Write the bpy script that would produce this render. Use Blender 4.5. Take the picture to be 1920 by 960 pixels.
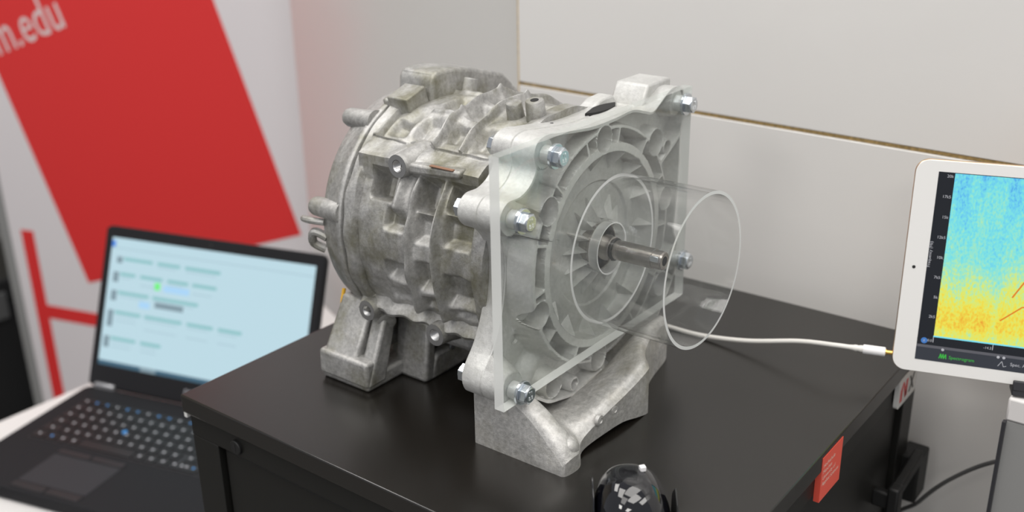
import bpy, math, random
import numpy as np
from mathutils import Matrix, Vector

random.seed(4)
rng = np.random.default_rng(4)
for o in list(bpy.data.objects):
    bpy.data.objects.remove(o)
scene = bpy.context.scene
col = scene.collection

# ------------------------------------------------------------------ camera
T = 1.07                     # height of the cabinet top; all z below are measured from it
FW = Vector((0.7353, 0.5716, -0.3641)).normalized()
RT = Vector((0.6088, -0.7931, -0.0156))
RT = (RT - FW * RT.dot(FW)).normalized()
UP = RT.cross(FW)
cd = bpy.data.cameras.new('camera')
cam = bpy.data.objects.new('camera', cd)
col.objects.link(cam)
m = Matrix((RT, UP, -FW)).transposed().to_4x4()
m.translation = (0, 0, T + 0.41)
cam.matrix_world = m
cd.sensor_width = 36
cd.lens = 36 * 1981.28 / 1920
cd.clip_start = 0.02
cd.dof.use_dof = True
cd.dof.focus_distance = 0.745
cd.dof.aperture_fstop = 5.0
scene.camera = cam

# ------------------------------------------------------------------ world, lights, exposure
w = bpy.data.worlds.new('world')
scene.world = w
w.use_nodes = True
w.node_tree.nodes['Background'].inputs[0].default_value = (0.93, 0.95, 1.0, 1)
w.node_tree.nodes['Background'].inputs[1].default_value = 0.39
scene.view_settings.view_transform = 'Standard'
scene.view_settings.look = 'None'
scene.view_settings.gamma = 1
scene.view_settings.exposure = 0.0
scene.view_settings.use_curve_mapping = False


def unseen_ceiling_light(loc, sx, sy, power, colr=(1, 0.97, 0.93), rz=0):
    l = bpy.data.lights.new('unseen_ceiling_light', 'AREA')
    l.shape = 'RECTANGLE'
    l.size, l.size_y = sx, sy
    l.energy = power
    l.color = colr
    o = bpy.data.objects.new('unseen_ceiling_light', l)
    o.location = loc
    o.rotation_euler = (0, 0, rz)
    col.objects.link(o)


for lx, ly_, lp in ((-0.5, 1.0, 23), (-0.5, -0.9, 23), (0.35, 0.0, 18), (0.25, 2.2, 29), (-1.6, 0.1, 12), (0.1, -2.1, 25), (-3.8, 0.5, 48), (-3.6, -1.8, 40)):  # last three are unseen lamps added to brighten the lower wall
    unseen_ceiling_light((lx, ly_, 3.4), 1.5, 0.9, lp)


# ------------------------------------------------------------------ helpers
def sm(a, b, t):
    t = np.clip((t - a) / (b - a), 0, 1)
    return t * t * (3 - 2 * t)


def win(t, a, b, wd):
    return sm(a - wd, a + wd, t) * (1 - sm(b - wd, b + wd, t))


class MB:
    def __init__(s):
        s.v, s.f, s.mi = [], [], []

    def add(s, vs, fs, mi=0):
        n = len(s.v)
        s.v += [tuple(map(float, p)) for p in vs]
        s.f += [tuple(int(i) + n for i in q) for q in fs]
        s.mi += [mi] * len(fs)
        return s

    def box(s, x0, x1, y0, y1, z0, z1, mi=0):
        vs = [(x, y, z) for x in (x0, x1) for y in (y0, y1) for z in (z0, z1)]
        return s.add(vs, [(0, 1, 3, 2), (4, 6, 7, 5), (0, 4, 5, 1), (2, 3, 7, 6), (0, 2, 6, 4), (1, 5, 7, 3)], mi)

    def obox(s, c, ax, ay, az, hx, hy, hz, mi=0):
        c, ax, ay, az = map(np.array, (c, ax, ay, az))
        vs = [c + ax * hx * i + ay * hy * j + az * hz * k for i in (-1, 1) for j in (-1, 1) for k in (-1, 1)]
        return s.add(vs, [(0, 1, 3, 2), (4, 6, 7, 5), (0, 4, 5, 1), (2, 3, 7, 6), (0, 2, 6, 4), (1, 5, 7, 3)], mi)

    def prism(s, pts, o, ax, ay, az, d, mi=0):
        """2-D outline pts (in ax, ay) extruded by d along az"""
        o, ax, ay, az = map(lambda q: np.array(q, float), (o, ax, ay, az))
        n = len(pts)
        a = [o + ax * p[0] + ay * p[1] for p in pts]
        vs = a + [p + az * d for p in a]
        fs = [tuple(range(n))[::-1], tuple(range(n, 2 * n))]
        fs += [(i, (i + 1) % n, n + (i + 1) % n, n + i) for i in range(n)]
        return s.add(vs, fs, mi)

    def lathe(s, prof, o, axis, n=48, mi=0, closed=False, caps=True, phase=0.0):
        """prof: list of (t along axis, radius)"""
        o = np.array(o, float)
        a = np.array(axis, float)
        a /= np.linalg.norm(a)
        t = np.array((0, 0, 1.0)) if abs(a[2]) < .9 else np.array((1.0, 0, 0))
        e1 = np.cross(a, t)
        e1 /= np.linalg.norm(e1)
        e2 = np.cross(a, e1)
        vs = []
        for (h, r) in prof:
            for k in range(n):
                g = 2 * math.pi * k / n + phase
                vs.append(o + a * h + (e1 * math.cos(g) + e2 * math.sin(g)) * r)
        fs = []
        R = len(prof)
        for i in range(R if closed else R - 1):
            j = (i + 1) % R
            for k in range(n):
                fs.append((i * n + k, i * n + (k + 1) % n, j * n + (k + 1) % n, j * n + k))
        if caps and not closed:
            fs.append(tuple(range(n))[::-1])
            fs.append(tuple(range((R - 1) * n, R * n)))
        return s.add(vs, fs, mi)

    def tube(s, pts, r, n=10, mi=0):
        P = [Vector(p) for p in pts]
        vs, fs = [], []
        up = Vector((0.13, 0.21, 0.97))
        for i, p in enumerate(P):
            d = (P[min(i + 1, len(P) - 1)] - P[max(i - 1, 0)]).normalized()
            e1 = d.cross(up).normalized()
            e2 = d.cross(e1)
            for k in range(n):
                g = 2 * math.pi * k / n
                vs.append(p + (e1 * math.cos(g) + e2 * math.sin(g)) * r)
        for i in range(len(P) - 1):
            for k in range(n):
                fs.append((i * n + k, i * n + (k + 1) % n, (i + 1) * n + (k + 1) % n, (i + 1) * n + k))
        fs.append(tuple(range(n))[::-1])
        fs.append(tuple(range((len(P) - 1) * n, len(P) * n)))
        return s.add(vs, fs, mi)

    def grid(s, A, wrap_u=False, wrap_v=False, mi=0):
        nu, nv = A.shape[:2]
        vs = A.reshape(-1, 3)
        fs = []
        for i in range(nu if wrap_u else nu - 1):
            i2 = (i + 1) % nu
            for j in range(nv if wrap_v else nv - 1):
                j2 = (j + 1) % nv
                fs.append((i * nv + j, i2 * nv + j, i2 * nv + j2, i * nv + j2))
        return s.add(vs, fs, mi)

    def quad(s, o, ax, ay, mi=0):
        o, ax, ay = map(lambda q: np.array(q, float), (o, ax, ay))
        return s.add([o, o + ax, o + ax + ay, o + ay], [(0, 1, 2, 3)], mi)

    def mesh(s, name, mats, off=(0, 0, 0), smooth=35):
        me = bpy.data.meshes.new(name)
        v = np.array(s.v, float) - np.array(off, float)
        me.from_pydata(v.tolist(), [], s.f)
        for mm in (mats if isinstance(mats, (list, tuple)) else [mats]):
            me.materials.append(mm)
        me.polygons.foreach_set('material_index', s.mi)
        if smooth:
            me.polygons.foreach_set('use_smooth', [True] * len(s.f))
            me.set_sharp_from_angle(angle=math.radians(smooth))
        me.validate()
        me.update()
        return me

    def build(s, name, mats, parent=None, off=(0, 0, 0), smooth=35, bevel=0, label=None, segs=2, fix=True):
        me = s.mesh(name, mats, off, smooth)
        if fix:
            import bmesh
            bm = bmesh.new()
            bm.from_mesh(me)
            bmesh.ops.recalc_face_normals(bm, faces=bm.faces)
            bm.to_mesh(me)
            bm.free()
        o = bpy.data.objects.new(name, me)
        col.objects.link(o)
        if parent:
            o.parent = parent
        if bevel:
            b = o.modifiers.new('bevel', 'BEVEL')
            b.width = bevel
            b.segments = segs
            b.limit_method = 'ANGLE'
            b.angle_limit = math.radians(40)
        if label:
            o['label'] = label
        return o


def tag(o, label, cat=None, group=None, kind=None):
    if label:
        o['label'] = label
    if cat:
        o['category'] = cat
    if group:
        o['group'] = group
    if kind:
        o['kind'] = kind
    return o


def root(name, loc, label, cat, axes=None, group=None):
    o = bpy.data.objects.new(name, None)
    o.empty_display_size = .02
    col.objects.link(o)
    M = Matrix.Identity(4) if axes is None else Matrix([Vector(a) for a in axes]).transposed().to_4x4()
    M.translation = (loc[0], loc[1], loc[2] + T)
    o.matrix_world = M
    tag(o, label, cat, group)
    return o


def text(name, body, size, o, ax, ay, mat, parent, ext=0.0001, align='LEFT', sx=1.0, font_shear=0):
    cu = bpy.data.curves.new(name, 'FONT')
    cu.body = body
    cu.size = size
    cu.extrude = ext
    cu.align_x = align
    cu.shear = font_shear
    cu.resolution_u = 3
    ob = bpy.data.objects.new(name, cu)
    col.objects.link(ob)
    dg = bpy.context.evaluated_depsgraph_get()
    me = bpy.data.meshes.new_from_object(ob.evaluated_get(dg))
    bpy.data.objects.remove(ob)
    ax = Vector(ax).normalized()
    ay = Vector(ay).normalized()
    M = Matrix((ax * sx, ay, ax.cross(ay))).transposed().to_4x4()
    M.translation = Vector(o)
    me.transform(M)
    me.materials.clear()
    me.materials.append(mat)
    me.name = name
    ob = bpy.data.objects.new(name, me)
    col.objects.link(ob)
    ob.parent = parent
    return ob


def rrect(w_, h_, r, n=6, x0=0, y0=0):
    pts = []
    for cx, cy, a0 in ((w_ - r, r, -90), (w_ - r, h_ - r, 0), (r, h_ - r, 90), (r, r, 180)):
        for k in range(n + 1):
            a = math.radians(a0 + 90 * k / n)
            pts.append((x0 + cx + r * math.cos(a), y0 + cy + r * math.sin(a)))
    return pts


def catmull(P, n, closed=False):
    P = np.array(P, float)
    out = []
    N = len(P)
    for i in range(N if closed else N - 1):
        if closed:
            a, b, c, d = P[(i - 1) % N], P[i], P[(i + 1) % N], P[(i + 2) % N]
        else:
            a, b, c, d = P[max(i - 1, 0)], P[i], P[i + 1], P[min(i + 2, N - 1)]
        for k in range(n):
            t = k / n
            out.append(.5 * (2 * b + (c - a) * t + (2 * a - 5 * b + 4 * c - d) * t * t + (3 * b - a - 3 * c + d) * t ** 3))
    if not closed:
        out.append(P[-1])
    return np.array(out)


# ------------------------------------------------------------------ materials
def mat(name, base=(.8, .8, .8), rough=.5, metal=0, spec=.5, emit=None, es=0, coat=0, bump=None, var=None, trans=0):
    mt = bpy.data.materials.new(name)
    mt.use_nodes = True
    nt = mt.node_tree
    b = nt.nodes['Principled BSDF']
    b.inputs['Base Color'].default_value = (*base, 1)
    b.inputs['Roughness'].default_value = rough
    b.inputs['Metallic'].default_value = metal
    b.inputs['Specular IOR Level'].default_value = spec
    b.inputs['Coat Weight'].default_value = coat
    if emit:
        b.inputs['Emission Color'].default_value = (*emit, 1)
        b.inputs['Emission Strength'].default_value = es
    tc = nt.nodes.new('ShaderNodeTexCoord')
    if var:      # (scale, amount) gentle colour mottling
        n = nt.nodes.new('ShaderNodeTexNoise')
        n.inputs['Scale'].default_value = var[0]
        n.inputs['Detail'].default_value = 5
        nt.links.new(tc.outputs['Object'], n.inputs['Vector'])
        r = nt.nodes.new('ShaderNodeMapRange')
        r.inputs[1].default_value = .3
        r.inputs[2].default_value = .7
        r.inputs[3].default_value = 1 - var[1]
        r.inputs[4].default_value = 1 + var[1]
        nt.links.new(n.outputs['Fac'], r.inputs[0])
        x = nt.nodes.new('ShaderNodeVectorMath')
        x.operation = 'SCALE'
        x.inputs[0].default_value = base
        nt.links.new(r.outputs[0], x.inputs['Scale'])
        nt.links.new(x.outputs[0], b.inputs['Base Color'])
    if bump:     # (scale, strength, distance)
        n = nt.nodes.new('ShaderNodeTexNoise')
        n.inputs['Scale'].default_value = bump[0]
        n.inputs['Detail'].default_value = 6
        nt.links.new(tc.outputs['Object'], n.inputs['Vector'])
        bp = nt.nodes.new('ShaderNodeBump')
        bp.inputs['Strength'].default_value = bump[1]
        bp.inputs['Distance'].default_value = bump[2]
        nt.links.new(n.outputs['Fac'], bp.inputs['Height'])
        nt.links.new(bp.outputs[0], b.inputs['Normal'])
    return mt


def cast_metal(name, base, stain, rough=.42, stain_amt=.55, metal=.75, mottle=1.0):
    """raw die-cast aluminium: mottled grey, fine grain, oily olive-brown stains in patches"""
    mt = bpy.data.materials.new(name)
    mt.use_nodes = True
    nt = mt.node_tree
    L = nt.links.new
    b = nt.nodes['Principled BSDF']
    b.inputs['Metallic'].default_value = metal
    tc = nt.nodes.new('ShaderNodeTexCoord')

    def noise(scale, det, rgh=.6):
        n = nt.nodes.new('ShaderNodeTexNoise')
        n.inputs['Scale'].default_value = scale
        n.inputs['Detail'].default_value = det
        n.inputs['Roughness'].default_value = rgh
        L(tc.outputs['Object'], n.inputs['Vector'])
        return n
    n1, n2, n3 = noise(38, 5), noise(300, 6, .75), noise(1100, 3)
    rp = nt.nodes.new('ShaderNodeValToRGB')
    rp.color_ramp.elements[0].position = .36
    rp.color_ramp.elements[0].color = (*[c * (1 - .38 * mottle) for c in base], 1)
    rp.color_ramp.elements[1].position = .64
    rp.color_ramp.elements[1].color = (*[min(1, c * (1 + .22 * mottle)) for c in base], 1)
    mx = nt.nodes.new('ShaderNodeMath')
    mx.operation = 'MULTIPLY_ADD'
    mx.inputs[1].default_value = .55
    L(n2.outputs['Fac'], mx.inputs[0])
    m2 = nt.nodes.new('ShaderNodeMath')
    m2.operation = 'MULTIPLY'
    m2.inputs[1].default_value = .45
    L(n1.outputs['Fac'], m2.inputs[0])
    L(m2.outputs[0], mx.inputs[2])
    L(mx.outputs[0], rp.inputs[0])
    sr = nt.nodes.new('ShaderNodeMapRange')
    sr.inputs[1].default_value = .47
    sr.inputs[2].default_value = .68
    sr.inputs[3].default_value = 0
    sr.inputs[4].default_value = stain_amt
    n4 = noise(22, 6, .65)
    L(n4.outputs['Fac'], sr.inputs[0])
    mix = nt.nodes.new('ShaderNodeMix')
    mix.data_type = 'RGBA'
    L(sr.outputs[0], mix.inputs[0])
    L(rp.outputs[0], mix.inputs[6])
    mix.inputs[7].default_value = (*stain, 1)
    L(mix.outputs[2], b.inputs['Base Color'])
    rr = nt.nodes.new('ShaderNodeMapRange')
    rr.inputs[3].default_value = rough - .08
    rr.inputs[4].default_value = rough + .12
    L(n2.outputs['Fac'], rr.inputs[0])
    L(rr.outputs[0], b.inputs['Roughness'])
    bp = nt.nodes.new('ShaderNodeBump')
    bp.inputs['Strength'].default_value = .5
    bp.inputs['Distance'].default_value = .0007
    ad = nt.nodes.new('ShaderNodeMath')
    ad.operation = 'ADD'
    L(n2.outputs['Fac'], ad.inputs[0])
    m3 = nt.nodes.new('ShaderNodeMath')
    m3.operation = 'MULTIPLY'
    m3.inputs[1].default_value = .35
    L(n3.outputs['Fac'], m3.inputs[0])
    L(m3.outputs[0], ad.inputs[1])
    L(ad.outputs[0], bp.inputs['Height'])
    L(bp.outputs[0], b.inputs['Normal'])
    return mt


def clear(name, veil, tint=(1, 1, 1), ior=1.49, rough=.0):
    """clear acrylic sheet: transparent, fresnel gloss and a faint milky veil"""
    mt = bpy.data.materials.new(name)
    mt.use_nodes = True
    nt = mt.node_tree
    L = nt.links.new
    nt.nodes.remove(nt.nodes['Principled BSDF'])
    out = nt.nodes['Material Output']
    tr = nt.nodes.new('ShaderNodeBsdfTransparent')
    tr.inputs[0].default_value = (*tint, 1)
    df = nt.nodes.new('ShaderNodeBsdfDiffuse')
    df.inputs[0].default_value = (.78, .79, .77, 1)
    gl = nt.nodes.new('ShaderNodeBsdfGlossy')
    gl.inputs['Roughness'].default_value = rough
    m1 = nt.nodes.new('ShaderNodeMixShader')
    m1.inputs[0].default_value = veil
    L(tr.outputs[0], m1.inputs[1])
    L(df.outputs[0], m1.inputs[2])
    lw = nt.nodes.new('ShaderNodeLayerWeight')
    lw.inputs[0].default_value = .5
    pw = nt.nodes.new('ShaderNodeMath')
    pw.operation = 'POWER'
    pw.inputs[1].default_value = 5
    L(lw.outputs['Facing'], pw.inputs[0])
    fr = nt.nodes.new('ShaderNodeMath')
    fr.operation = 'MULTIPLY_ADD'
    fr.inputs[1].default_value = .96
    fr.inputs[2].default_value = .04
    L(pw.outputs[0], fr.inputs[0])
    m2 = nt.nodes.new('ShaderNodeMixShader')
    L(fr.outputs[0], m2.inputs[0])
    L(m1.outputs[0], m2.inputs[1])
    L(gl.outputs[0], m2.inputs[2])
    L(m2.outputs[0], out.inputs[0])
    return mt


M_cast = cast_metal('cast_aluminium', (.49, .485, .472), (.16, .15, .065), .54, .66)
M_castlite = cast_metal('bright_cast_aluminium', (.64, .63, .61), (.34, .31, .23), .58, .5)
M_flange = cast_metal('flange_aluminium', (.62, .62, .605), (.42, .42, .36), .54, .35, .5, mottle=.5)
M_milled = cast_metal('milled_aluminium', (.74, .74, .725), (.6, .6, .56), .42, .15, .55, mottle=.35)
M_mach = mat('machined_aluminium', (.62, .62, .62), .3, .95, bump=(900, .1, .0002))
M_dark = mat('black_and_void_shade', (.012, .012, .012), .7)  # plain black parts, and black painted for the shade inside holes and gaps
M_zinc = mat('zinc_plated_steel', (.66, .70, .74), .24, 1.0)
M_steel = mat('ground_steel', (.36, .335, .31), .26, 1.0, bump=(300, .05, .0002))
M_clear = clear('clear_acrylic', .022, (.975, .985, .98))
M_tube = clear('clear_acrylic_tube', .014, (.985, .988, .986))
M_edge = clear('acrylic_cut_edge', .80, (.93, .95, .93), rough=.2)
M_edgetop = clear('acrylic_top_edge', .22, (.93, .96, .94), rough=.1)  # top edge made less milky to offset the bright light from above
M_edgetop2 = clear('acrylic_drilled_wall', .45, (.95, .96, .95), rough=.2)
M_rim = mat('acrylic_tube_rim', (.78, .79, .78), .3)
M_black = mat('black_lacquered_steel', (.011, .0107, .0095), .45, 0, .30, bump=(1500, .12, .0002))
M_blacktop = mat('black_textured_top', (.0080, .0066, .0052), .27, 0, .72, bump=(1300, .12, .0002), var=(7, .2))
M_blackmatte = mat('black_rubber', (.006, .006, .006), .55)
M_white = mat('white_laminate', (.70, .68, .67), .4)
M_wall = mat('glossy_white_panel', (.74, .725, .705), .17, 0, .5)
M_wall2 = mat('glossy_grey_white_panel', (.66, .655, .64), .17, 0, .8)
M_chip = mat('chipboard_core', (.56, .40, .17), .8, var=(300, .3))
M_carpet = mat('grey_carpet', (.16, .157, .15), .95, bump=(400, .5, .002))
M_beige = mat('beige_wall_paint', (.40, .36, .28), .8)
M_ban = mat('banner_white_vinyl', (.74, .70, .715), .5)
M_red = mat('banner_red_print', (.72, .032, .032), .5)
M_print = mat('banner_white_print', (.72, .62, .62), .5)
M_gun = mat('dark_grey_plastic', (.011, .011, .013), .7, 0, .25, bump=(1500, .1, .0002))
M_gun2 = mat('darker_grey_plastic', (.013, .013, .015), .5)
M_pad = mat('touchpad_grey', (.017, .017, .021), .65)
M_key = mat('key_black', (.010, .010, .011), .5)
M_legw = mat('key_legend_white', (.42, .42, .45), .5)
M_legb = mat('key_legend_blue', (.05, .25, .6), .5)
M_silver = mat('silver_plastic', (.5, .5, .52), .35, .7)
M_ipw = mat('tablet_white_glass', (.80, .79, .77), .15)
M_gold = mat('gold_aluminium', (.75, .55, .38), .3, .95)
M_brass = mat('gold_plated', (.85, .55, .15), .25, 1)
M_cable = mat('white_cable', (.74, .72, .68), .45)
M_plug = mat('white_plug', (.84, .83, .83), .3)
M_grey = mat('grey_painted_panel', (.27, .27, .265), .5)
M_clip = mat('charcoal_rubber', (.03, .03, .035), .5)
M_cord = mat('dark_grey_cord', (.08, .08, .08), .5)
M_stick = mat('red_sticker', (.78, .10, .065), .45)
M_stickw = mat('white_sticker', (.68, .68, .66), .4)
M_stxt = mat('sticker_lettering', (.85, .70, .60), .5)
M_stred = mat('sticker_red_mark', (.65, .10, .10), .5)
M_stgrey = mat('sticker_grey_mark', (.10, .10, .10), .5)
M_gloss = mat('gloss_black_plastic', (.004, .004, .006), .06, 0, .6, coat=.5)
M_yellow = mat('yellow_wire', (.75, .42, .02), .5)
M_rust = mat('rust_mark', (.24, .13, .08), .7)


def emit(name, c, s=1.0):
    return mat(name, (.01, .01, .01), .2, 0, .3, emit=c, es=s)


M_ebg = emit('screen_pale_blue', (.50, .69, .77), 1.0)
M_eteal = emit('screen_teal', (.26, .53, .55), 1.0)
M_egrey = emit('screen_grey', (.22, .31, .36), 1.0)
M_emid = emit('screen_light_grey', (.40, .56, .64), 1.0)
M_elb = emit('screen_light_blue', (.40, .66, .92), 1.0)
M_egreen = emit('screen_green', (.16, .9, .2), 1.0)
M_ebar = emit('screen_taskbar', (.05, .12, .18), 1.0)
M_eblue = emit('screen_blue', (.08, .25, .75), 1.0)
M_tblack = emit('tablet_black', (.006, .008, .013), 1.0)
M_tbar = emit('tablet_toolbar', (.03, .034, .045), 1.0)
M_tbar2 = emit('tablet_toolbar_edge', (.10, .10, .115), 1.0)
M_twhite = emit('tablet_label_grey', (.45, .45, .48), 1.0)
M_tgreen = emit('tablet_green', (.04, .45, .05), 1.0)
M_tblue = emit('tablet_blue', (.05, .18, .5), 1.0)
M_tcy = emit('tablet_cyan', (.2, .72, .85), 1.0)
M_tor = emit('tablet_orange_trace', (.75, .22, .015), 1.0)


def spectro(v0, v1):
    mt = bpy.data.materials.new('spectrogram_display')
    mt.use_nodes = True
    nt = mt.node_tree
    L = nt.links.new
    b = nt.nodes['Principled BSDF']
    b.inputs['Base Color'].default_value = (.01, .01, .01, 1)
    b.inputs['Roughness'].default_value = .2
    b.inputs['Specular IOR Level'].default_value = .3
    tc = nt.nodes.new('ShaderNodeTexCoord')
    sx = nt.nodes.new('ShaderNodeSeparateXYZ')
    L(tc.outputs['Object'], sx.inputs[0])
    hv = nt.nodes.new('ShaderNodeMapRange')
    hv.inputs[1].default_value = v0
    hv.inputs[2].default_value = v1
    L(sx.outputs['Y'], hv.inputs[0])
    cv = nt.nodes.new('ShaderNodeValToRGB')       # mean level against frequency
    e = cv.color_ramp.elements
    e[0].position, e[0].color = 0, (.66, .66, .66, 1)
    e[1].position, e[1].color = 1, (.24, .24, .24, 1)
    for p_, c_ in ((.03, .60), (.08, .74), (.16, .72), (.26, .61), (.36, .52), (.5, .36), (.7, .32), (.9, .27)):
        q = e.new(p_)
        q.color = (c_, c_, c_, 1)
    L(hv.outputs[0], cv.inputs[0])

    def noise(scl, det, vec=(1, 1, 1)):
        mp = nt.nodes.new('ShaderNodeMapping')
        mp.inputs['Scale'].default_value = vec
        L(tc.outputs['Object'], mp.inputs[0])
        n = nt.nodes.new('ShaderNodeTexNoise')
        n.inputs['Scale'].default_value = scl
        n.inputs['Detail'].default_value = det
        L(mp.outputs[0], n.inputs['Vector'])
        return n
    a, bb = noise(620, 2, (1, .6, 1)), noise(110, 3, (1, .16, 1))

    def mad(x, k, y=None, c=0):
        n = nt.nodes.new('ShaderNodeMath')
        n.operation = 'MULTIPLY_ADD'
        L(x, n.inputs[0])
        n.inputs[1].default_value = k
        if y is None:
            n.inputs[2].default_value = c
        else:
            L(y, n.inputs[2])
        return n.outputs[0]
    s1 = mad(a.outputs['Fac'], .48, c=-.24)
    s2 = mad(bb.outputs['Fac'], .42, c=-.21)
    ad = nt.nodes.new('ShaderNodeMath')
    L(s1, ad.inputs[0])
    L(s2, ad.inputs[1])
    ad2 = nt.nodes.new('ShaderNodeMath')
    L(ad.outputs[0], ad2.inputs[0])
    L(cv.outputs[0], ad2.inputs[1])
    cr = nt.nodes.new('ShaderNodeValToRGB')
    e = cr.color_ramp.elements
    e[0].position, e[0].color = .05, (.04, .25, .78, 1)
    e[1].position, e[1].color = .98, (.62, .10, .01, 1)
    for p_, c_ in ((.20, (.14, .60, .84)), (.32, (.19, .74, .76)), (.46, (.36, .78, .52)), (.58, (.66, .80, .18)), (.70, (.84, .74, .07)), (.82, (.86, .52, .04)), (.92, (.80, .28, .02))):
        q = e.new(p_)
        q.color = (*c_, 1)
    L(ad2.outputs[0], cr.inputs[0])
    L(cr.outputs[0], b.inputs['Emission Color'])
    b.inputs['Emission Strength'].default_value = 1.0
    return mt


# ================================================================== the setting
fl = MB().box(-4, 7, -4, 7, -T - .05, -T).build('floor', M_carpet, off=(0, 0, -T))
fl.location.z = 0
tag(fl, 'light grey carpeted floor of the hall', kind='structure')
# glossy panel wall behind the cabinet (slightly turned against the cabinet)
wd = np.array((.0612, .9981, 0))
wn = np.array((-.9981, .0612, 0))
w0 = np.array((.925, .2, 0))
zj = .1525
Lc = .531        # distance along the wall from w0 to the outer corner


def wallpt(s, d=0, z=0):
    return w0 + wd * s + wn * d + np.array((0, 0, z))


def wall_slab(s0, s1, d0, d1, z0, z1):
    c = (wallpt(s0, d0, z0) + wallpt(s1, d1, z1)) / 2
    return MB().obox(c, wd, wn, (0, 0, 1), (s1 - s0) / 2, abs(d1 - d0) / 2, (z1 - z0) / 2)


wb = wall_slab(-2.2, Lc - .002, -.05, -.004, -T, 1.6).build('wall_back', M_chip, off=(w0[0], w0[1], -T))
wb.location = (w0[0], w0[1], 0)
tag(wb, 'white glossy panelled partition wall with a thin brown joint', kind='structure')
for z0, z1 in ((zj + .002, 1.6), (-T, zj - .002)):
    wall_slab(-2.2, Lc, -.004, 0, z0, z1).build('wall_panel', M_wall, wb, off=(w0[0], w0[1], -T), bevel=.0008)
wall_slab(Lc, Lc + .0015, -.019, -.0005, -T, 1.6).build('edge_band', M_chip, wb, off=(w0[0], w0[1], -T))
# side partition running back from that corner
c0 = wallpt(Lc + .004, -.012)
sd = np.array((math.cos(math.radians(68)), math.sin(math.radians(68)), 0))
sn = np.array((-sd[1], sd[0], 0))
ws = MB()
ws.prism([(0, 0), (.80, 0), (.80, .03), (0, .03)], c0 + np.array((0, 0, -T)), sd, -sn, (0, 0, 1), T + 1.6)
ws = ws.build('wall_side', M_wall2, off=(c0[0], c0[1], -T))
ws.location = (c0[0], c0[1], 0)
tag(ws, 'pale grey glossy partition receding behind the motor', kind='structure')
# far beige wall of the hall, seen past the banner
fb = MB().box(-1, 6, 4.4, 4.5, -T, 2.5).build('wall_far', M_beige, off=(2, 4.4, -T))
fb.location = (2, 4.4, 0)
tag(fb, 'dim beige wall far behind the banner', kind='structure')

# ================================================================== black cabinet
CX0, CX1, CY0, CY1 = .4303, .8835, .2255, .676
CO = (.657, .451, -T)
cab = root('steel_cabinet', CO, 'black steel cabinet carrying the motor, with stickers on its side', 'cabinet')
MB().box(CX0, CX1, CY0, CY1, -.016, 0).build('top_panel', M_blacktop, cab, CO, bevel=.0012)
g = .004
b = MB()
fx = CX0 + g
# carcass: frame on the -X face round a recessed drawer front, plain elsewhere
b.box(fx + .02, CX1 - g, CY0 + g + .012, CY1 - g, -T + .03, -.016)
b.box(fx, fx + .02, CY0 + g, CY1 - g, -.037, -.016)
b.box(fx, fx + .02, CY0 + g, CY0 + g + .03, -T + .03, -.037)
b.box(fx, fx + .02, CY1 - g - .032, CY1 - g, -T + .03, -.037)
b.box(fx, fx + .02, CY0 + g, CY1 - g, -T + .03, -T + .07)
b.box(fx, CX1 - g, CY0 + g, CY0 + g + .012, -.037, -.016)
b.box(CX1 - g - .03, CX1 - g, CY0 + g, CY0 + g + .012, -T + .03, -.037)
b.box(fx, CX1 - g, CY0 + g, CY0 + g + .012, -T + .03, -T + .07)
b.build('carcass', M_black, cab, CO, bevel=.0008)
dz = (-.0405, -.36, -.68, -T + .073)
for k in range(3):
    d_ = MB().box(fx + .004, fx + .022, CY0 + g + .033, CY1 - g - .0355, dz[k + 1] + .003, dz[k]).build('drawer_front', M_black, cab, CO, bevel=.0015)
    MB().box(fx - .010, fx + .004, .40, .50, dz[k] - .075, dz[k] - .06).build('handle', M_blackmatte, d_, CO, bevel=.003)
MB().box(fx + .034, CX1 - g - .033, CY0 + g + .005, CY0 + g + .016, -T + .073, -.0405).build('side_panel', M_black, cab, CO, bevel=.001)
lk = MB().lathe([(0, .0062), (.002, .0062), (.0026, .0055)], (fx, .6141, -.0285), (-1, 0, 0), 28).build('lock', M_blackmatte, cab, CO)
MB().box(fx - .0029, fx - .0022, .6136, .6146, -.0318, -.0252).build('keyhole', M_dark, lk, CO)
ck = MB().box(CX0 + .0005, fx + .0005, CY1 - g - .0005, CY1 - g + .0032, -.0205, -.0155).build('corner_clip', M_stickw, cab, CO, bevel=.0005, label='tiny pale corner clip under the top')
for yy in (.26, .64):
    for xx in (.46, .85):
        MB().lathe([(0, .018), (.03, .022)], (xx, yy, -T), (0, 0, 1), 20).build('foot', M_blackmatte, cab, CO)
# hasp and lever on the far end of the side face
hp = MB().box(.868, .897, CY0 - .012, CY0 + .008, -.160, -.113).build('hasp', M_blackmatte, cab, CO, bevel=.002)
b = MB()
b.box(.806, .820, CY0 - .014, CY0 - .004, -.148, -.112)
b.prism([(.806, -.114), (.820, -.124), (.875, -.118), (.875, -.106)], (0, CY0 - .013, 0), (1, 0, 0), (0, 0, 1), (0, 1, 0), .009)
b.box(.809, .817, CY0 - .006, CY0 + .010, -.136, -.120)
b.build('lever', M_blackmatte, cab, CO, bevel=.002)
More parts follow.
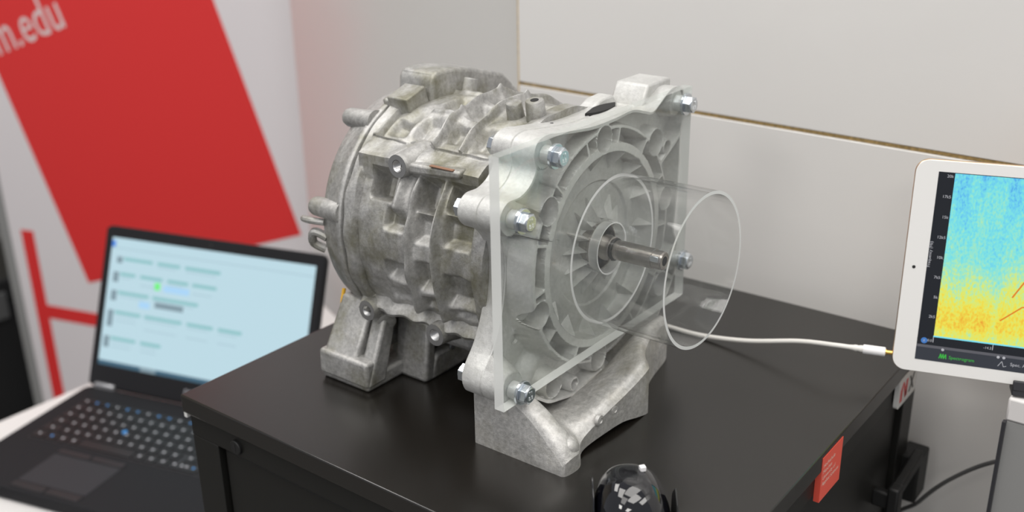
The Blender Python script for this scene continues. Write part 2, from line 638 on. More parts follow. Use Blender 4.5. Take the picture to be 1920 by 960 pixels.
# stickers
ys = CY0 - .0004
st = MB().box(.6487, .6872, ys, CY0 + .004, -.0415, -.0043).build('red_label', M_stick, cab, CO, smooth=0, label='red sticker with cream lettering')
for k, s_ in enumerate(('Hochschule', 'München', 'University of', 'Applied Sciences')):
    t_ = text('lettering', s_, .0046, Vector((.6512, ys - .0001, -.0135 - .0051 * k)) - Vector(CO), (1, 0, 0), (0, 0, 1), M_stxt, st, 0)
pts = rrect(.047, .0275, .004)
ws_ = MB().prism(pts, (.8145, CY0 + .003, -.0415), (1, 0, 0), (0, 0, 1), (0, -1, 0), .0036).build('white_label', M_stickw, cab, CO, smooth=0, label='white rounded sticker with red and grey marks')
yy = -.00075
b = MB()
for pl in ([(.005, .005), (.010, .005), (.010, .022), (.005, .016)], [(.010, .022), (.018, .005), (.021, .009), (.012, .0225)], [(.017, .006), (.022, .006), (.022, .022), (.018, .022)]):
    b.prism(pl, (.8145, CY0 - .0006, -.0415), (1, 0, 0), (0, 0, 1), (0, -1, 0), .0003)
b.build('red_mark', M_stred, ws_, CO, smooth=0)
b = MB()
for pl in ([(.027, .006), (.030, .006), (.040, .021), (.037, .021)], [(.037, .006), (.040, .006), (.030, .021), (.027, .021)]):
    b.prism(pl, (.8145, CY0 - .0006, -.0415), (1, 0, 0), (0, 0, 1), (0, -1, 0), .0003)
b.build('grey_mark', M_stgrey, ws_, CO, smooth=0)

# ================================================================== the motor
MO = (.61, .48, 0)
mot = root('electric_motor', MO, 'bare cast aluminium electric motor standing on the black cabinet, clear plate at its front', 'motor')
XC, ZC = .625, .128


def pol(theta, r, y):
    """theta 0 = towards -X, 90 = up"""
    a = np.radians(theta)
    return np.stack([XC - r * np.cos(a), np.broadcast_to(y, np.shape(a)), ZC + r * np.sin(a)], -1)


# ---- housing: ribs, pockets, shoulder and rail as relief on a drum
NT, NY = 700, 210
th = np.linspace(-180, 180, NT, endpoint=False)
yy_ = np.linspace(.434, .5712, NY)
TH, YY = np.meshgrid(th, yy_, indexing='ij')
R = np.full(TH.shape, .0965)
R += .0045 * win(YY, .5615, .58, .0012)                       # rear rim
R += .0035 * win(YY, .42, .4465, .0015)                       # front rim
R -= .002 * win(YY, .5605, .5615, .0008)
sidew = win(TH, -29, 36, 2)
topw = win(TH, 48, 150, 1)
for y0, hgt in ((.5045, .0062), (.4785, .0068)):              # ring ribs
    prof = np.exp(-np.abs((YY - y0) / .0019) ** 2.6)
    R += hgt * prof * sidew * (1 - .35 * sm(12, 34, TH)) + .0062 * prof * topw * (1 - .0 * TH)
    R += .0022 * np.exp(-((YY - y0) / .006) ** 2) * (sidew + topw)


def pocket(y0, y1, t0, t1, d, wy=.0028, wt=2.2):
    global R
    R = R - d * win(YY, y0, y1, wy) * win(TH, t0, t1, wt)


# near flank
pocket(.514, .532, 9.5, 17.5, .0085)
pocket(.514, .533, -15, -7.5, .0085)
pocket(.512, .535, -27, -21, .003, .003, 2)
pocket(.4835, .500, 7.5, 18, .0085, .002)
pocket(.4835, .500, -16, -3.5, .0085, .002)
pocket(.4835, .500, -27, -21, .005, .002, 1.5)
pocket(.4495, .4735, 9, 20, .009, .0022)
pocket(.4495, .4735, -20, -6, .009, .0022)
pocket(.4495, .4735, -28, -24, .004, .0025, 1.5)
# under the shoulder
pocket(.5305, .5495, 22, 35, .017, .0018, 1.6)
pocket(.4865, .5010, 21, 35, .016, .0018, 1.6)
pocket(.4560, .4730, 23, 35, .012, .0018, 1.6)
# shoulder along the upper parting line
tc_ = np.clip(TH, -40, 80)
r_sh = np.where(TH < 38, .0843 / np.cos(np.radians(tc_)), .1070 - (TH - 38) / 10.5 * .0080)
lip = win(TH, 34.6, 48.6, .4) * win(YY, .4485, .5668, .0007)
R = R + (np.maximum(r_sh, R) - R) * lip
blk_ = win(TH, 24, 48.6, .4) * win(YY, .5510, .5668, .0007)
R = R + (np.maximum(r_sh, R) - R) * blk_
TS = TH - 1.1 * (1 - sm(.528, .534, YY)) + 1.9 * (1 - sm(.500, .510, YY))
R += .0021 * win(TS, 48.2, 49.3, .3) * win(YY, .447, .566, .001)
web = win(TH, 14, 36, 4)
R += .008 * web * np.exp(-((YY - .5185) / .004) ** 2)
# rail along the lower parting line, undercut below
R += .0095 * win(TH, -36.3, -32.6, .6) * win(YY, .449, .5715, .001)
R -= .009 * win(TH, -170, -36.8, .6)
# top side
pocket(.513, .533, 53, 66, .0075, .003, 3)
pocket(.512, .532, 76, 91, .0080, .003, 3)
pocket(.540, .556, 52, 60, .0055, .003, 2)
pocket(.484, .500, 54, 63, .006, .0022, 2)
pocket(.484, .500, 70, 82, .0075, .0022, 2)
pocket(.484, .500, 88, 102, .006, .0022, 2)
pocket(.452, .4735, 52, 64, .006, .003, 2.5)
pocket(.4495, .4735, 80, 97, .004, .003, 2.5)
for y0 in (.508,):
    R += .0028 * np.exp(-((TH - 71) / 1.2) ** 2) * win(YY, .482, .535, .002)
R += .003 * np.exp(-((TH - 97) / 1.4) ** 2) * win(YY, .45, .56, .002)
# casting unevenness
for k in range(16):
    R += .00022 * np.sin(np.radians(TH) * rng.integers(3, 22) + YY * rng.uniform(60, 420) + rng.uniform(0, 6))
A = pol(TH, R, YY)
b = MB().grid(A, wrap_u=True)
b.add([(XC, .5712, ZC), (XC, .434, ZC)], [])
nV = NT * NY
b.f += [(i * NY + NY - 1, ((i + 1) % NT) * NY + NY - 1, nV) for i in range(NT)]
b.f += [(i * NY, ((i + 1) % NT) * NY, nV + 1) for i in range(NT)]
b.mi += [0] * (2 * NT)
housing = b.build('motor_housing', M_cast, mot, MO, smooth=42, fix=True)


# threaded mounting bosses looking to the left
def side_boss(x, y, z, r, back, name='mounting_boss'):
    o_ = MB().lathe([(0, r * .98), (-.0006, r), (-.004, r * 1.02), (-.016, r * 1.18), (-back, r * 1.5)], (x, y, z), (-1, 0, 0), 40, caps=False).build(name, M_cast, mot, MO)
    MB().lathe([(.0002, r * .98), (.0002, r * .56), (-.0015, r * .5), (-.012, r * .5)], (x, y, z), (-1, 0, 0), 40, caps=False).build('machined_face', M_mach, o_, MO)
    q = []
    for k in range(9):
        q += [(.0000 - .0012 * k, r * .52), (-.0006 - .0012 * k, r * .44)]
    MB().lathe(q, (x, y, z), (-1, 0, 0), 32, caps=False).build('thread', M_mach, o_, MO)
    MB().lathe([(-.0105, r * .5), (-.0107, 0.0001)], (x, y, z), (-1, 0, 0), 24, caps=False).build('bore', M_dark, o_, MO)
    return o_


side_boss(.533, .5185, .1925, .0088, .03)
side_boss(.533, .5610, .0665, .0085, .03)
side_boss(.533, .4895, .0650, .0088, .03)
b = MB()
tri = [(0, 0), (.052, 0.004), (.052, .010), (0, .008)]
b.prism(tri, (.5365, .5145, .1870), (0, -1, 0), (0, 0, 1), (1, 0, 0), .012)
b.build('web', M_cast, mot, MO, bevel=.002)
MB().obox((.5372, .479, .1968), (0, 1, 0), (1, 0, 0), (0, 0, 1), .011, .0016, .0007).build('rust_mark', M_rust, mot, MO, bevel=.0008, label='rusty scuffed patch')


def radial_boss(theta, y, r0, r1, rad, name='stud_boss', hole=True):
    a = math.radians(theta)
    d_ = np.array((-math.cos(a), 0, math.sin(a)))
    c = np.array((XC, y, ZC)) + d_ * r0
    o_ = MB().lathe([(0, rad * 1.25), ((r1 - r0) * .5, rad * 1.05), (r1 - r0 - .0008, rad), (r1 - r0, rad * .92)], c, d_, 28).build(name, M_cast, mot, MO)
    if hole:
        MB().lathe([(r1 - r0 + .0002, rad * .45), (r1 - r0 - .004, rad * .45)], c, d_, 20).build('bore', M_dark, o_, MO)


radial_boss(77, .463, .090, .1085, .0062, hole=False)
radial_boss(79, .4465, .090, .1110, .0070)
radial_boss(106, .551, .090, .1085, .0080, hole=False)
# square block by the rear rim
a = math.radians(72)
d_ = np.array((-math.cos(a), 0, math.sin(a)))
t_ = np.array((math.sin(a), 0, math.cos(a)))
MB().obox(np.array((XC, .5615, ZC)) + d_ * .0985, t_, (0, 1, 0), d_, .0115, .0105, .0105).build('square_pad', M_cast, mot, MO, bevel=.0012)
MB().obox(np.array((XC, .5765, ZC)) + d_ * .0945 - t_ * .006, t_, (0, 1, 0), d_, .004, .0035, .0105).build('cast_pip', M_cast, mot, MO, bevel=.002)

# ---- rear cover
prof = [(.5748, .08), (.5748, .1000), (.5757, .1010), (.5795, .1010), (.5815, .0992), (.592, .0968), (.600, .0945), (.6045, .0895), (.607, .080), (.607, .03), (.611, .025), (.611, .0001)]
b = MB().lathe(prof, (XC, 0, ZC), (0, 1, 0), 128)
b.build('rear_cover', M_cast, mot, MO, smooth=50)


def lug(theta, r, y0, y1, rad):
    a = math.radians(theta)
    c = (XC - r * math.cos(a), 0, ZC + r * math.sin(a))
    o_ = MB().lathe([(y0, rad * 1.25), (y0 + .006, rad * 1.1), (y1 - .004, rad), (y1 - .001, rad * .85), (y1, rad * .6)], c, (0, 1, 0), 28).build('lug', M_cast, mot, MO)
    MB().lathe([(y1 + .0003, rad * .35), (y1 - .004, rad * .35)], c, (0, 1, 0), 16).build('bore', M_dark, o_, MO)


lug(57, .0965, .577, .609, .0076)
lug(10.5, .0945, .577, .612, .0078)
lug(120, .0975, .577, .606, .0080)
lug(165, .0975, .577, .606, .0080)
b = MB().tube(catmull([(.530, .598, .134), (.527, .610, .134), (.5285, .6195, .133), (.531, .624, .132)], 5), .0028, 10)
b.tube(catmull([(.533, .600, .120), (.529, .610, .124), (.530, .6135, .114), (.536, .606, .108)], 6), .0036, 10)
b.build('hook', M_cast, mot, MO)
# connector housing lying across the top of the cover
pr = [(.606, .218), (.609, .240), (.614, .2445), (.634, .2445), (.66, .2400), (.700, .2285), (.711, .219), (.728, .204), (.70, .19), (.62, .19)]
MB().prism(pr, (0, .549, 0), (1, 0, 0), (0, 0, 1), (0, 1, 0), .036).build('connector_housing', M_cast, mot, MO, bevel=.0075, segs=4, smooth=45)
MB().tube([(.560, .592, .034), (.548, .598, .046), (.5465, .604, .058), (.552, .606, .068)], .0016, 8).build('yellow_wire', M_yellow, mot, MO, label='yellow wire end')

# ---- front flange, relief on a polar grid inside its outline
OUT = [(.640, .2225), (.610, .2225), (.572, .2265), (.556, .2285), (.5445, .2255), (.5405, .2165), (.5425, .2075), (.536, .1985), (.525, .1935), (.512, .1930),
       (.5045, .187), (.5035, .178), (.510, .1705), (.520, .1655), (.529, .155), (.532, .140), (.5305, .120), (.5255, .100), (.516, .080), (.505, .066),
       (.5015, .056), (.506, .0465), (.516, .0440), (.530, .041), (.543, .034), (.556, .0255), (.570, .0215), (.59, .0175), (.605, .0200), (.625, .0205),
       (.66, .020), (.70, .028), (.728, .052), (.742, .072), (.7465, .083), (.7425, .095), (.735, .108), (.737, .130), (.740, .160), (.7405, .190), (.7445, .205),
       (.7435, .222), (.735, .2285), (.722, .2290), (.708, .2225), (.695, .2165), (.683, .2190), (.665, .2235)]
out = catmull(OUT, 10, True)
CXf, CZf = .628, .1265
oa = np.arctan2(out[:, 1] - CZf, out[:, 0] - CXf)
orr = np.hypot(out[:, 0] - CXf, out[:, 1] - CZf)
od = np.argsort(oa)
NA, NR = 720, 170
ga = np.linspace(-math.pi, math.pi, NA, endpoint=False)
Ro = np.interp(ga, oa[od], orr[od], period=2 * math.pi)
u = np.linspace(.0001, 1, NR)
UU = u[None, :]
rr = UU * Ro[:, None]
X_ = CXf + rr * np.cos(ga)[:, None]
Z_ = CZf + rr * np.sin(ga)[:, None]
rq = np.hypot(X_ - .630, Z_ - .1262)
aq = np.degrees(np.arctan2(Z_ - .1262, X_ - .630))
D = np.zeros_like(rq)                                          # recess depth
bowl = 1 - sm(.0700, .0722, rq)
D += bowl * (.0105 + .0035 * sm(.045, .068, rq) - .001 * (1 - sm(.02, .045, rq)))
# wedge gussets: outer ring (pointing in) and the star round the shaft (pointing out)
D += .0018 * bowl * (1 - sm(.0475, .0490, rq))
D -= .0060 * (1 - sm(.0200, .0215, rq))
# arcs of pockets outside the ring
an = aq % 360
keep = np.ones_like(rq)
holes_big = [(.6264, .2142 - .0045, .0095), (.7005, .1908, .0100), (.5583, .1738, .0095), (.5458 + .001, .0997, .0095), (.5632, .0376, .0095), (.6227, .0359, .0100), (.716, .066, .0095), (.719, .140, .009)]
holes_small = [(.5423, .0778, .0042), (.5897, .0269, .0036), (.7185, .1833, .0042)]
bolts = [(.5125, .0564), (.515, .181), (.5522, .216), (.7296, .2166), (.7352, .0831)]
for (x, z, r) in holes_big:
    keep *= sm(r + .0012, r + .0030, np.hypot(X_ - x, Z_ - z))
for (x, z, r) in holes_small:
    keep *= sm(r + .0022, r + .0036, np.hypot(X_ - x, Z_ - z))
for (x, z) in bolts:
    keep *= sm(.0105, .0125, np.hypot(X_ - x, Z_ - z))
rib = np.abs((aq + 5 + 14) % 28 - 14) * np.pi / 180 * rq
ring = win(rq, .0795, .0885, .0008)
D += .018 * ring * keep * sm(.0010, .0024, rib)
edge_d = (1 - UU) * Ro[:, None]
outerp = sm(.0915, .0930, rq) * sm(.0022, .0040, edge_d)
cross = np.abs((aq + 30 + 30) % 60 - 30) * np.pi / 180 * rq
left = win(an, 152, 222, 4)
D += .012 * outerp * keep * sm(.0018, .0036, cross) * (1 - left)
D += .020 * left * sm(.0925, .0985, rq) * np.minimum.reduce([sm(.0115, .022, np.hypot(X_ - x, Z_ - z)) for (x, z) in bolts])
for (x, z, r) in holes_big:
    dd = np.hypot(X_ - x, Z_ - z)
    D = np.where(dd < r + .001, np.maximum(D, .016 * (1 - sm(r - .0012, r + .0004, dd))), D)
for (x, z, r) in holes_small:
    dd = np.hypot(X_ - x, Z_ - z)
    D = np.where(dd < r + .001, np.maximum(D, .022 * (1 - sm(r - .0006, r + .0004, dd))), D)
# the flank on the left falls back behind the web, as on the casting
side = sm(.006, .0015, edge_d) if False else 0
D += .0012 * sm(.003, 0, edge_d) if False else 0
Yf = .4004 + D
A = np.stack([X_, Yf, Z_], -1)
b = MB().grid(A, wrap_u=True)
flat = D < .0004                                               # milled faces of the webs
fm = flat & np.roll(flat, -1, 0)
b.mi = (fm[:, :-1] & fm[:, 1:]).astype(int).reshape(-1).tolist()
# side wall to the back
ring0 = [(i * NR + NR - 1) for i in range(NA)]
base = len(b.v)
for dy, sc in ((.4190, 1.0), (.4195, .993), (.4205, .993), (.4210, 1.0), (.4365, .998), (.4378, .988)):
    for i in range(NA):
        b.v.append((CXf + Ro[i] * sc * math.cos(ga[i]), dy, CZf + Ro[i] * sc * math.sin(ga[i])))
prev = ring0
for k in range(6):
    cur = list(range(base + k * NA, base + (k + 1) * NA))
    for i in range(NA):
        j = (i + 1) % NA
        b.f.append((prev[i], prev[j], cur[j], cur[i]))
        b.mi.append(0)
    prev = cur
b.f.append(tuple(prev))
b.mi.append(0)
flg = b.build('front_flange', [M_flange, M_milled], mot, MO, smooth=38)
# wedge gussets: a star round the shaft and a ring of them inside the rim
for k in range(15):
    for (a0, ra, rb, hw, ya, yb) in ((24 * k + 8, .0208, .0395, .0042, .4012, .4112), (24 * k - 3, .0715, .0555, .0048, .4008, .4142)):
        a_ = math.radians(a0)
        er = np.array((math.cos(a_), 0, math.sin(a_)))
        et = np.array((-math.sin(a_), 0, math.cos(a_)))
        c_ = np.array((.630, 0, .1262))
        vs = [c_ + er * ra - et * hw + np.array((0, .4160, 0)), c_ + er * ra + et * hw + np.array((0, .4160, 0)), c_ + er * ra + np.array((0, ya, 0)),
              c_ + er * rb + np.array((0, yb, 0)), c_ + er * rb + np.array((0, .4160, 0))]
        MB().add(vs, [(0, 2, 3, 4), (1, 4, 3, 2), (0, 1, 2), (0, 4, 1)]).build('gusset', M_flange, flg, MO, smooth=0)
# barrels behind the upper ears and the flank between them
for (x, z, tx, tz) in ((.515, .181, .028, -.012), (.5522, .216, .02, -.018)):
    o_ = MB().lathe([(.4012, .0112), (.424, .0108), (.426, .0100), (.4372, .0094), (.4378, .0086)], (x, 0, z), (0, 1, 0), 32).build('bolt_barrel', M_flange, mot, MO)
# hood, and a black plate painting the dark opening on the flange top
arc = [(.6335, .4225), (.642, .4180), (.655, .4160), (.668, .4185), (.677, .4240)]
arc2 = [(.677, .4240), (.668, .4275), (.655, .4285), (.642, .4250), (.6335, .4225)]
MB().prism(list(catmull(arc, 6))[:-1] + list(catmull(arc2, 6))[:-1], (0, 0, .2200), (1, 0, 0), (0, 1, 0), (0, 0, 1), .0043).build('slot_shade', M_dark, mot, MO, smooth=0, label='black curved plate standing for the dark opening in the flange top')
pr = [(.655, .20), (.655, .2225), (.668, .2275), (.684, .2280), (.690, .2225), (.695, .20)]
MB().prism(pr, (0, .430, 0), (1, 0, 0), (0, 0, 1), (0, 1, 0), .014).build('flange_hood', M_flange, mot, MO, bevel=.002)
pr = [(.694, .195), (.700, .2215), (.707, .2335), (.742, .2335), (.745, .195)]
MB().prism(pr, (0, .4125, 0), (1, 0, 0), (0, 0, 1), (0, 1, 0), .030).build('flange_block', M_flange, mot, MO, bevel=.002)
MB().lathe([(0, .0013), (.0006, .0013)], (.6, .4285, .2228), (0, 0, 1), 14).build('dowel_hole', M_dark, mot, MO)

# ---- front foot: lofted casting below the flange
ST = [(.5140, [(.4030, 0), (.3590, 0), (.3585, .0080), (.3680, .0180), (.3870, .0370), (.4030, .0450)]),
      (.5165, [(.4030, 0), (.3570, 0), (.3565, .0110), (.3650, .0225), (.3860, .0410), (.4030, .0480)]),
      (.5220, [(.4030, 0), (.3558, 0), (.3555, .0125), (.3635, .0255), (.3860, .0430), (.4030, .0490)]),
      (.5290, [(.4030, 0), (.3555, 0), (.3555, .0125), (.3635, .0250), (.3870, .0420), (.4030, .0480)]),
      (.5350, [(.4030, 0), (.3575, 0), (.3580, .0115), (.3660, .0215), (.3880, .0340), (.4030, .0400)]),
      (.5420, [(.4030, .0020), (.3625, .0020), (.3625, .0120), (.3700, .0195), (.3880, .0240), (.4030, .0260)]),
      (.5520, [(.4030, .0035), (.3640, .0035), (.3630, .0155), (.3690, .0230), (.3860, .0210), (.4030, .0185)]),
      (.5750, [(.4030, .0050), (.3620, .0050), (.3610, .0225), (.3665, .0290), (.3850, .0230), (.4030, .0165)]),
      (.5950, [(.4030, .0050), (.3600, .0050), (.3590, .0280), (.3645, .0345), (.3850, .0270), (.4030, .0175)]),
      (.6120, [(.4030, .0020), (.3575, .0020), (.3568, .0340), (.3625, .0410), (.3850, .0320), (.4030, .0190)]),
      (.6230, [(.4030, 0), (.3565, 0), (.3560, .0385), (.3620, .0450), (.3850, .0360), (.4030, .0200)]),
      (.6280, [(.4030, 0), (.3580, 0), (.3585, .0390), (.3650, .0460), (.3860, .0370), (.4030, .0200)]),
      (.6400, [(.4030, 0), (.3680, 0), (.3690, .0410), (.3740, .0475), (.3900, .0400), (.4030, .0220)]),
      (.6700, [(.4030, 0), (.3810, 0), (.3810, .0400), (.3850, .0460), (.3950, .0420), (.4030, .0280)]),
      (.7050, [(.4030, 0), (.3885, 0), (.3885, .0360), (.3910, .0420), (.3970, .0420), (.4030, .0350)]),
      (.7160, [(.4030, 0), (.3920, 0), (.3920, .0300), (.3940, .0350), (.3980, .0360), (.4030, .0330)])]


def chaikin(P, n=2):
    P = np.array(P)
    for _ in range(n):
        q = [P[0]]
        for i in range(len(P) - 1):
            q += [P[i] * .75 + P[i + 1] * .25, P[i] * .25 + P[i + 1] * .75]
        q.append(P[-1])
        P = np.array(q)
    return P


prof = np.array([p for _, p in ST])
xs = np.array([x for x, _ in ST])
CP = catmull(np.concatenate([xs[:, None], prof.reshape(len(xs), -1)], 1), 8)
rows = []
for row in CP:
    x, P = row[0], row[1:].reshape(-1, 2)
    P[:, 1] = np.maximum(P[:, 1], 0)
    back = np.array(P[5])
    Q = np.vstack([P[1:2], chaikin(P[2:], 2)])
    Q = np.vstack([P[0:1], Q, [(.4365, back[1])], [(.4365, P[0][1])]])
    rows.append(np.c_[np.full(len(Q), x), Q[:, 0], Q[:, 1]])
A = np.array(rows)
b = MB().grid(A, wrap_v=True)
nv = A.shape[1]
b.f += [tuple(range(nv)), tuple(range((len(A) - 1) * nv, len(A) * nv))]
b.mi += [0, 0]
ft = b.build('front_foot', M_castlite, mot, MO, smooth=32)
for x, z in ((.5645, .0205), (.5840, .0205)):
    MB().lathe([(0, .0048), (.0022, .0040), (.0026, .0022), (.0018, .0018)], (x, .3625, z), (0, -1, 0), 24).build('plug', M_castlite, ft, MO)
MB().lathe([(-.008, .0125), (.001, .0090), (.0040, .0062), (.0058, .0030), (.0062, .0005)], (.5275, .3635, .0170), (-.1, -.72, .68), 24).build('cast_knob', M_castlite, ft, MO)

# ---- rear foot
b = MB()
b.prism([(.5205, 0), (.700, 0), (.700, .010), (.522, .014)], (0, .5530, 0), (1, 0, 0), (0, 0, 1), (0, 1, 0), .053)
b.prism([(.5185, .004), (.5395, .004), (.5395, .026), (.5195, .026)], (0, .552, 0), (1, 0, 0), (0, 0, 1), (0, 1, 0), .055)
b.prism([(.520, .020), (.700, .020), (.685, .066), (.5475, .066)], (0, .568, 0), (1, 0, 0), (0, 0, 1), (0, 1, 0), .036)
b.prism([(.5195, .004), (.5400, .004), (.558, .061), (.5435, .061), (.5290, .028)], (0, .5510, 0), (1, 0, 0), (0, 0, 1), (0, 1, 0), .014)
b.build('rear_foot', M_cast, mot, MO, bevel=.003, segs=3, smooth=45)
b = MB()
b.prism([(.566, .0), (.70, .0), (.70, .020), (.574, .022)], (0, .526, 0), (1, 0, 0), (0, 0, 1), (0, 1, 0), .05)
b.prism([(.560, .0), (.572, .0), (.576, .052), (.567, .052)], (0, .5265, 0), (1, 0, 0), (0, 0, 1), (0, 1, 0), .035)
b.build('foot_arm', M_cast, mot, MO, bevel=.003, segs=2, smooth=45)
MB().lathe([(0, .0075), (.004, .0075), (.0045, .0055)], (.5475, .5545, .056), (-.55, -.7, -.3), 24).build('foot_bolt', M_cast, mot, MO)
MB().lathe([(0, .0032), (.002, .003)], (.592, .5255, .022), (0, -1, 0), 6).build('foot_screw', M_zinc, mot, MO)
MB().box(.58, .67, .44, .56, .028, .05).build('belly', M_cast, mot, MO, bevel=.006)

# ---- clear plate with a round opening
PX0, PX1, PZ0, PZ1 = .4925, .7397, .0500, .2292
PYF, PYB = .392, .400
HX, HZ, HR = .6250, .1278, .0192
angs = sorted(set([2 * math.pi * k / 96 for k in range(96)] + [math.atan2(z - HZ, x - HX) % (2 * math.pi) for x in (PX0, PX1) for z in (PZ0, PZ1)]))
inn, outp = [], []
for a in angs:
    ca, sa = math.cos(a), math.sin(a)
    t = min([q for q in ((PX1 - HX) / ca if ca > 1e-9 else 9, (PX0 - HX) / ca if ca < -1e-9 else 9, (PZ1 - HZ) / sa if sa > 1e-9 else 9, (PZ0 - HZ) / sa if sa < -1e-9 else 9) if q > 0])
    inn.append((HX + HR * ca, HZ + HR * sa))
    outp.append((HX + t * ca, HZ + t * sa))
n = len(angs)
b = MB()
vs = [(x, PYF, z) for x, z in inn] + [(x, PYF, z) for x, z in outp] + [(x, PYB, z) for x, z in inn] + [(x, PYB, z) for x, z in outp]
f0, f1 = [], []
for i in range(n):
    j = (i + 1) % n
    f0 += [(i, j, n + j, n + i), (2 * n + i, 3 * n + i, 3 * n + j, 2 * n + j)]
    f1 += [(n + i, n + j, 3 * n + j, 3 * n + i), (i, 2 * n + i, 2 * n + j, j)]
b.add(vs, f0, 0)
b.f += f1
b.mi += [1] * len(f1)
for fi in range(len(b.f)):
    if b.mi[fi] == 1 and all(abs(b.v[q][2] - PZ1) < 1e-6 for q in b.f[fi]):
        b.mi[fi] = 2
    elif b.mi[fi] == 1 and all(abs(math.hypot(b.v[q][0] - HX, b.v[q][2] - HZ) - HR) < 1e-5 for q in b.f[fi]):
        b.mi[fi] = 3
plate = b.build('clear_plate', [M_clear, M_edge, M_edgetop, M_edgetop2], mot, MO, smooth=0, label='clear acrylic plate bolted to the front')
for (x, z) in bolts:
    MB().lathe([(.3921, .0066), (.3999, .0066)], (x, 0, z), (0, 1, 0), 36, caps=False).build('bolt_hole', M_edgetop2, plate, MO)
MB().lathe([(.3917, HR + .0009), (.3917, HR), (.3927, HR - .0001)], (HX, 0, HZ), (0, 1, 0), 72, caps=False).build('opening_rim', M_rim, plate, MO)
# ---- clear tube round the shaft
TXc, TZc, TR, TW = .6276, .1266, .0575, .0024
b = MB()
b.lathe([(.3165, TR), (.3915, TR)], (TXc, 0, TZc), (0, 1, 0), 128, 0, caps=False)
b.lathe([(.3165, TR - TW), (.3915, TR - TW)], (TXc, 0, TZc), (0, 1, 0), 128, 0, caps=False)
b.lathe([(.3165, TR), (.3165, TR - TW)], (TXc, 0, TZc), (0, 1, 0), 128, 1, caps=False)
b.lathe([(.3915, TR), (.3915, TR - TW)], (TXc, 0, TZc), (0, 1, 0), 128, 1, caps=False)
b.build('clear_tube', [M_tube, M_rim], mot, MO, smooth=60, label='clear acrylic guard tube round the shaft', fix=False)

# ---- shaft and bearing
SX, SZ = .6250, .1278
sh = MB().lathe([(.43, .0098), (.3945, .0098), (.3935, .0092), (.3905, .0092), (.3895, .0076), (.3550, .0076), (.3548, .0070), (.3478, .0070), (.3468, .0062), (.3468, .0036), (.3600, .0034)], (SX, 0, SZ), (0, 1, 0), 48).build('shaft', M_steel, mot, MO, smooth=35)
MB().lathe([(.3895, .0084), (.3885, .0088), (.3875, .0084), (.3875, .0078)], (SX, 0, SZ), (0, 1, 0), 40, caps=False).build('seal_ring', M_blackmatte, sh, MO)
MB().lathe([(.3462 + .0125, .0034), (.3462 + .0127, .0001)], (SX, 0, SZ), (0, 1, 0), 24, caps=False).build('centre_bore', M_dark, sh, MO)
MB().box(SX - .0082, SX - .0068, .348, .3545, SZ + .001, SZ + .0052).build('key_flat', M_zinc, sh, MO, bevel=.0003)
be = MB().lathe([(.4005, .0190), (.4000, .0182), (.4000, .0172), (.4050, .0165), (.412, .0160)], (SX, 0, SZ), (0, 1, 0), 56, caps=False).build('bearing_ring', M_steel, mot, MO)
MB().lathe([(.4040, .0168), (.4060, .0099)], (SX, 0, SZ), (0, 1, 0), 48, caps=False).build('bearing_gap', M_dark, be, MO)


# ---- zinc bolts through plate and flange
def hexprof(r, n=6):
    return [(r * math.cos(math.pi / 3 * k + .2), r * math.sin(math.pi / 3 * k + .2)) for k in range(n)]


def bolt(x, z, ph, marks):
    hb = MB()
    pts = [(.0070 * math.cos(math.pi / 3 * k + ph), .0070 * math.sin(math.pi / 3 * k + ph)) for k in range(6)]
    hb.prism(pts, (x, .3900, z), (1, 0, 0), (0, 0, 1), (0, -1, 0), .0052)
    hb.lathe([(.0052, .0062), (.0060, .0054)], (x, .3900, z), (0, -1, 0), 24)
    hb.lathe([(-.001, .0034), (-.0016, .0034), (-.046, .0034)], (x, .3900, z), (0, -1, 0), 12)
    o_ = hb.build('hex_bolt', M_zinc, mot, MO, bevel=.0004, smooth=30)
    MB().lathe([(0, .0088), (.0016, .0088), (.0019, .0084), (.0019, .0036)], (x, .3919, z), (0, -1, 0), 36, caps=False).build('washer', M_zinc, o_, MO)
    t1 = text('grade_mark', '8.8', .0042, Vector((x, .38395, z - .0032)) - Vector(MO), (1, 0, 0), (0, 0, 1), M_twh, o_, .00012, 'CENTER')
    t1 = text('maker_mark', 'T1', .0036, Vector((x, .38395, z + .0008)) - Vector(MO), (1, 0, 0), (0, 0, 1), M_twh, o_, .00012, 'CENTER')


M_twh = mat('bright_zinc', (.85, .86, .86), .3, .8)
for i, (x, z) in enumerate(bolts):
    bolt(x, z, .35 + .5 * i, i == 0)
for i, (x, z) in enumerate(bolts[:3]):
    nb = MB()
    pts = [(.0072 * math.cos(math.pi / 3 * k + .5 + .3 * i), .0072 * math.sin(math.pi / 3 * k + .5 + .3 * i)) for k in range(6)]
    nb.prism(pts, (x, .4376, z), (1, 0, 0), (0, 0, 1), (0, 1, 0), .0072)
    nb.lathe([(.0072, .0062), (.0080, .0054)], (x, .4376, z), (0, 1, 0), 24)
    nb.build('hex_nut', M_zinc, mot, MO, bevel=.0004, smooth=30)

# ================================================================== white table and laptop
TZ = -.351
b = MB()
poly = [(.4765, 1.40), (.4765, .80), (.945, .80), (1.185, 1.40)]
TO = (.86, 1.1, -T)
tab = root('white_table', TO, 'white laminate table carrying the laptop beside the cabinet', 'table')
b.prism(poly, (0, 0, TZ - .025), (1, 0, 0), (0, 1, 0), (0, 0, 1), .025)
b.build('tabletop', M_white, tab, TO, bevel=.003)
for x, ys_ in ((.51, (.84, 1.36)), (.90, (.84,)), (1.10, (1.36,))):
    for y in ys_:
        MB().lathe([(-T, .02), (-T + .01, .022), (TZ - .025, .022)], (x, y, 0), (0, 0, 1), 20).build('leg', M_silver, tab, TO)

